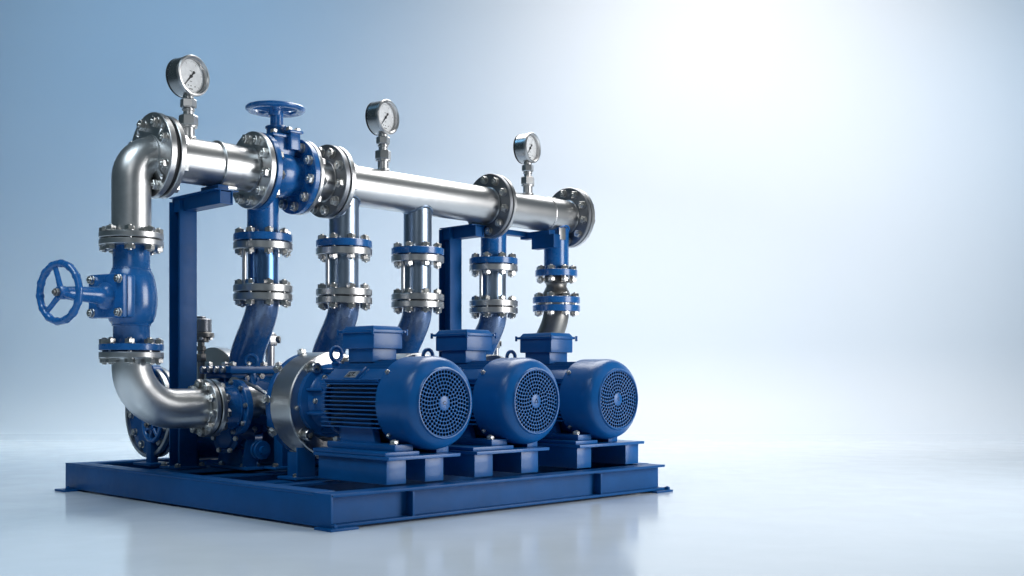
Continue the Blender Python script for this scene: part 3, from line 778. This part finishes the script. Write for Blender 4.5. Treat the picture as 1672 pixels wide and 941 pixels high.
    # feet
    for sx in (-1, 1):
        if full:
            g = G(); g.box((sx*.19, 1.12, .205), (.012, .14, .15), .002); g.box((sx*.17, 1.05, .22), (.12, .012, .18), .002); g.box((sx*.17, 1.12, .137), (.16, .18, .014), .002); fo = part('ring_foot', g, BLUE, t)
            put('bolt', head_mesh(.008), fo, T(sx*.225, 1.07, .144))
        g = G(); g.prism([(-.13, 0), (.13, 0), (.07, .24), (-.07, .24)], -.012, .012, T(sx*.15, 1.86, .168) @ Matrix.Rotation(PI/2, 4, 'Z') @ Matrix.Rotation(PI/2, 4, 'X'), .002); g.box((sx*.17, 1.75, .162), (.13, .40, .016), .003); g.prism([(-.05, 0), (.05, 0), (.02, .16), (-.02, .16)], -.008, .008, T(sx*.17, 1.62, .168) @ Matrix.Rotation(PI/2, 4, 'X'), .002); fo = part('foot', g, BLUE, t)
        for sy in (-1, 1): put('bolt', head_mesh(.009), fo, T(sx*.205, 1.75+.12*sy, .170))
    return t
g = G(); g.lathe([(.024, -.01), (.026, .0), (.026, .036), (.023, .040), (.013, .040), (.013, .022), (0, .022)], seg=28); g.cyl(.034, -.002, .004, seg=28, c=.001); cap_mesh = g.mesh('cap_screw', ZINC, 30)
PX = [.80, 1.40, 2.06, 2.80, 3.405]
p0 = make_pump(); pumps = [p0]
pumps += [copy_tree(p0), copy_tree(p0)]; p3 = make_pump(False); pumps += [p3, copy_tree(p3)]
plab = ['blue pump on the left fed by the large steel elbow', 'blue pump hidden mostly behind the nearest motor', 'blue pump mostly hidden behind the middle motor', 'blue pump seen above the gap between the middle and far motors', 'blue pump mostly hidden behind the far right motor']
for p, x, lb in zip(pumps, PX, plab): p.location = (x, 0, 0); p['label'] = lb
pumps[1].location.x = 1.42
for i, (px, ry) in enumerate(zip((.822, 1.368, 1.993, 2.822, 3.405), (0, 0, 0, 0, 0))): pumps[i].location.x = px-(.03 if i == 0 else 0)
for i in (1, 2, 4): pumps[i].location.y = -.06
pumps[0].location.y = .02
# suction nozzle of the first pump
su = thing('inlet_reducer', 'short blue flanged inlet pipe between the large elbow and the left pump', 'pipe', (.5, HY, EZ))
g = G(); g.ring(.168, .10, 0, .032, axis((.383, HY, EZ), XD), 80); sf = part('flange', g, FLANGE, su, 'bare steel flange')
g = G(); g.lathe([(.10, .41), (.122, .412), (.126, .42), (.126, .56), (.10, .575), (.10, .60)], axis((0, HY, EZ), XD), 72); g.torus(.126, .006, axis((.53, HY, EZ), XD), 64, 8); part('pipe', g, BLUEV, su)
g = G(); g.ring(.165, .11, 0, .040, axis((.545, HY, EZ), XD), 80); sf2 = part('flange', g, BLUEV, su)
g = G(); g.lathe([(.08, .585), (.102, .588), (.102, .70), (.09, .72), (.06, .76)], axis((0, HY, EZ+.03), XD), 64); part('neck', g, RINGM, su, 'polished steel neck')
heads(sf2, (.545, HY, EZ), (-1, 0, 0), .146, 8, .0072, .1)
heads(sf, (.415, HY, EZ), (1, 0, 0), .148, 8, .0065, .5)
g = G()
for a in (2.4, 2.9, 3.5, -1.2):
    pass
g.bm.free()

# ------------------------------------------------------------------ things behind the pumps
rp = thing('suction_manifold', 'blue pipe with large steel end flanges lying behind the lower elbow', 'pipe', (.6, 2.36, .17))
MZ2 = .485; MA = axis((0, 2.36, MZ2), XD)
g = G(); g.ring(.285, .262, .345, .375, MA, 96); mf = part('flange_rim', g, FLANGE, rp, 'bare steel rim')
g = G(); g.ring(.285, .262, .392, .424, MA, 96); part('flange_rim', g, FLANGE, rp, 'bare steel rim')
g = G(); g.ring(.272, .10, .366, .400, MA, 96); mf2 = part('flange', g, FRAME, rp, 'dark blue flange plate')
heads(mf2, (.366, 2.36, MZ2), (-1, 0, 0), .225, 12, .011, .1)
g = G(); g.ring(.19, .17, .42, 2.6, MA, 64); part('pipe', g, BLUE, rp)
g = G(); g.ring(.365, .17, .80, .88, axis((0, 2.36, .53), XD), 96); part('flange', g, RINGM, rp, 'wide bare steel flange')
g = G(); g.ring(.34, .17, .885, .93, axis((0, 2.36, .53), XD), 96); part('flange', g, BLUE, rp)
for x in (.30, 1.5, 2.4):
    g = G(); g.box((x+.05, 2.36 if x > .3 else 2.30, .25), (.05, .06 if x < .4 else .22, .20), .004); g.box((x+.05, 2.36 if x > .3 else 2.28, .168), (.16, .22, .014), .002); part('foot', g, FRAME, rp)
lp = thing('drain_header', 'low blue pipe added behind the pumps to block bright gaps', 'pipe', (.6, 2.2, .17))  # added pipe, fills the bright gaps under the manifold
g = G(); g.ring(.075, .06, .50, 3.4, axis((0, 2.22, .255), XD), 40); part('pipe', g, BLUE, lp)
for x in (.50, 1.1, 1.75, 2.4, 3.1):
    g = G(); g.ring(.115, .06, x, x+.024, axis((0, 2.22, .255), XD), 48); part('flange', g, BLUE, lp)
    g = G(); g.box((x+.06, 2.22, .20), (.02, .20, .09), .003); part('foot', g, FRAME, lp)
hw2 = thing('handwheel_valve', 'small blue spoked handwheel valve half hidden behind the front post', 'valve', (.30, 2.12, .5))
handwheel(hw2, axis((.275, 2.30, .72), (-1, 0, 0)), .105, .013, 5, .0, 12)
g = G(); g.cyl(.022, -.20, 0, axis((.275, 2.30, .72), (-1, 0, 0)), 20); g.cyl(.055, -.12, -.06, axis((.275, 2.30, .72), (-1, 0, 0)), 24); part('stem', g, BLUE, hw2)
hw3 = thing('handwheel_valve', 'blue spoked wheel low in the ring of the rear steel flange', 'valve', (.36, 2.36, .4))
handwheel(hw3, axis((.335, 2.27, .41), (-1, 0, 0)), .10, .016, 7, .0, 0)
g = G(); g.cyl(.02, -.18, 0, axis((.335, 2.27, .41), (-1, 0, 0)), 20); part('stem', g, BLUE, hw3)
# grey vent behind the post
av = thing('vent_valve', 'grey metal vent valve with hex cap just right of the front post', 'valve', (.70, 2.32, .8))
AVT = T(.70, 2.32, 0)
g = G(); g.cyl(.022, .60, .93, AVT, 24); hexprism(g, .035, .80, .85, AVT); g.cyl(.03, .87, .90, AVT, 24); part('stem', g, GREYM, av)
g = G(); g.cyl(.082, .955, .985, AVT, 48); g.cyl(.05, .925, .956, AVT, 32); af = part('flange', g, GREYM, av)
g = G(); g.cyl(.066, .985, 1.075, AVT, 12, .006); g.cyl(.03, 1.07, 1.09, AVT, 12); part('cap', g, DARKFL, av)
for i in range(6): put('bolt', head_mesh(.007), af, T(.066*math.cos(i*PI/3), .066*math.sin(i*PI/3), .155) @ Matrix.Rotation(PI, 4, 'X'))
# small steel plugs on top of the pumps
def make_plug():
    t = thing('vent_plug', 'x', 'plug', (0, 0, 0), 'small steel vent plugs on the pumps', local=True)
    g = G(); g.cyl(.030, -.12, .07, Matrix(), 24); hexprism(g, .050, .058, .13); g.cyl(.034, .13, .142, Matrix(), 24); part('body', g, FLANGE, t)
    g = G(); g.cyl(.024, 0, .052, axis((.01, -.01, .098), (.7, -.7, 0)), 20); part('side_nozzle', g, GREYM, t)
    return t
for c in [x for x in COL.objects if x.parent in spools[:1] and x.name.startswith('pipe')]:
    me = c.data.copy(); me.materials[0] = SPOOLB; c.data = me
pl0 = make_plug(); pl0.location = (1.04, 2.05, .845); pl0['label'] = 'steel hex vent plug beside the first blue riser'
pl1 = copy_tree(pl0); pl1.location = (2.19, 1.95, .87); pl1.scale = (.8, .8, 1); pl1['label'] = 'steel vent plug beside the rear post, right of the third riser'
pl2 = copy_tree(pl0); pl2.location = (3.05, 2.0, .87); pl2.scale = (.6, .6, .9); pl2['label'] = 'small steel vent plug right of the fourth riser'
pl3 = copy_tree(pl0); pl3.location = (1.545, 1.95, .86); pl3.scale = (.7, .7, .8); pl3['label'] = 'steel vent plug peeking over the nearest terminal box'

# clean up helper markers
for o in COL.objects:
    if '_loc' in o: del o['_loc']

# ------------------------------------------------------------------ light, world, camera
w = bpy.data.worlds.new('World'); SC.world = w; w.use_nodes = True
bg = w.node_tree.nodes['Background']; bg.inputs[0].default_value = (.50, .80, 1.0, 1); bg.inputs[1].default_value = .075
def area(name, loc, tgt, sx, sy, e, col=(1, 1, 1), spread=180):
    l = bpy.data.lights.new(name, 'AREA'); l.shape = 'RECTANGLE'; l.size = sx; l.size_y = sy; l.energy = e; l.color = col; l.spread = math.radians(spread)
    o = bpy.data.objects.new(name, l); COL.objects.link(o); o.location = loc
    d = Vector(tgt)-Vector(loc)
    o.rotation_euler = (0, 0, YAW-PI/2) if d.x**2+d.y**2 < 1e-4 else d.to_track_quat('-Z', 'Y').to_euler(); return o
def spot(name, loc, tgt, e, ang, blend=1.0, col=(1, 1, 1), r=.5):
    l = bpy.data.lights.new(name, 'SPOT'); l.energy = e; l.spot_size = math.radians(ang); l.spot_blend = blend; l.color = col; l.shadow_soft_size = r
    o = bpy.data.objects.new(name, l); COL.objects.link(o); o.location = loc
    o.rotation_euler = (Vector(tgt)-Vector(loc)).to_track_quat('-Z', 'Y').to_euler(); return o
area('top_softbox', (3.9, 2.6, 5.2), (1.6, 1.4, .6), 3.2, 3.6, 250, (1, .99, .97))
area('side_softbox', cw(5.4, 5.4, 1.95), (1.3, .8, .7), 3.0, 3.6, 320, (1, 1, 1))
area('front_softbox', cw(-1.2, .2, 4.6), (.8, 1.2, .9), 2.2, 2.0, 30, (.97, .99, 1))
spot('wall_spot', cw(2.75, 8.0, 9.0), cw(2.45, WALLD, 2.5), 1960, 80, 1.0, (1, .875, .79), 1.0)
spot('wall_spot_high', cw(2.9, 7.4, 8.0), cw(2.9, WALLD, 3.4), 720, 62, 1.0, (1, .87, .78), 1.0)
spot('wall_spot_low', cw(2.4, 8.6, 6.2), cw(2.3, WALLD, 2.9), 260, 62, 1.0, (1, .90, .82), 1.0)
spot('wall_blue', cw(-4.2, 8.2, 6.6), cw(-3.6, WALLD, 1.4), 580, 128, 1.0, (.22, .56, .95), 1.0)
spot('wall_blue_right', cw(6.5, 9.6, 4.5), cw(7.0, WALLD, 3.4), 370, 124, 1.0, (.58, .74, .90), 1.0)
area('floor_light_back', cw(-4.5, 11.6, 6.0), cw(-4.5, 11.6, 0), 5, .6, 41, (1, .97, .86), 60)
area('floor_light_far', cw(4.6, 11.9, 6.0), cw(4.6, 11.9, 0), 8, .5, 16, (1, .96, .92), 45)
area('floor_light_right', cw(2.6, 4.6, 6.0), cw(2.4, 5.4, 0), 3, 3, 8, (1, .9, .8), 90)
area('floor_light_left', cw(-3.6, 3.0, 6.0), cw(-3.4, 4.2, 0), 3, 3, 84, (.76, .90, 1), 90)

cam = bpy.data.cameras.new('camera'); co = bpy.data.objects.new('camera', cam); COL.objects.link(co)
co.location = CAMP; co.rotation_euler = (PI/2, 0, YAW-PI/2)
cam.sensor_width = 36; cam.lens = 36*1865/1672; cam.shift_y = (615-470.5)/1672; cam.clip_end = 200; cam.clip_start = .05
SC.camera = co
SC.view_settings.view_transform = 'Standard'; SC.view_settings.look = 'None'; SC.view_settings.exposure = 0; SC.view_settings.gamma = 1
SC.render.resolution_x = 1024; SC.render.resolution_y = 576
SC.cycles.max_bounces = 8; SC.cycles.use_denoising = True
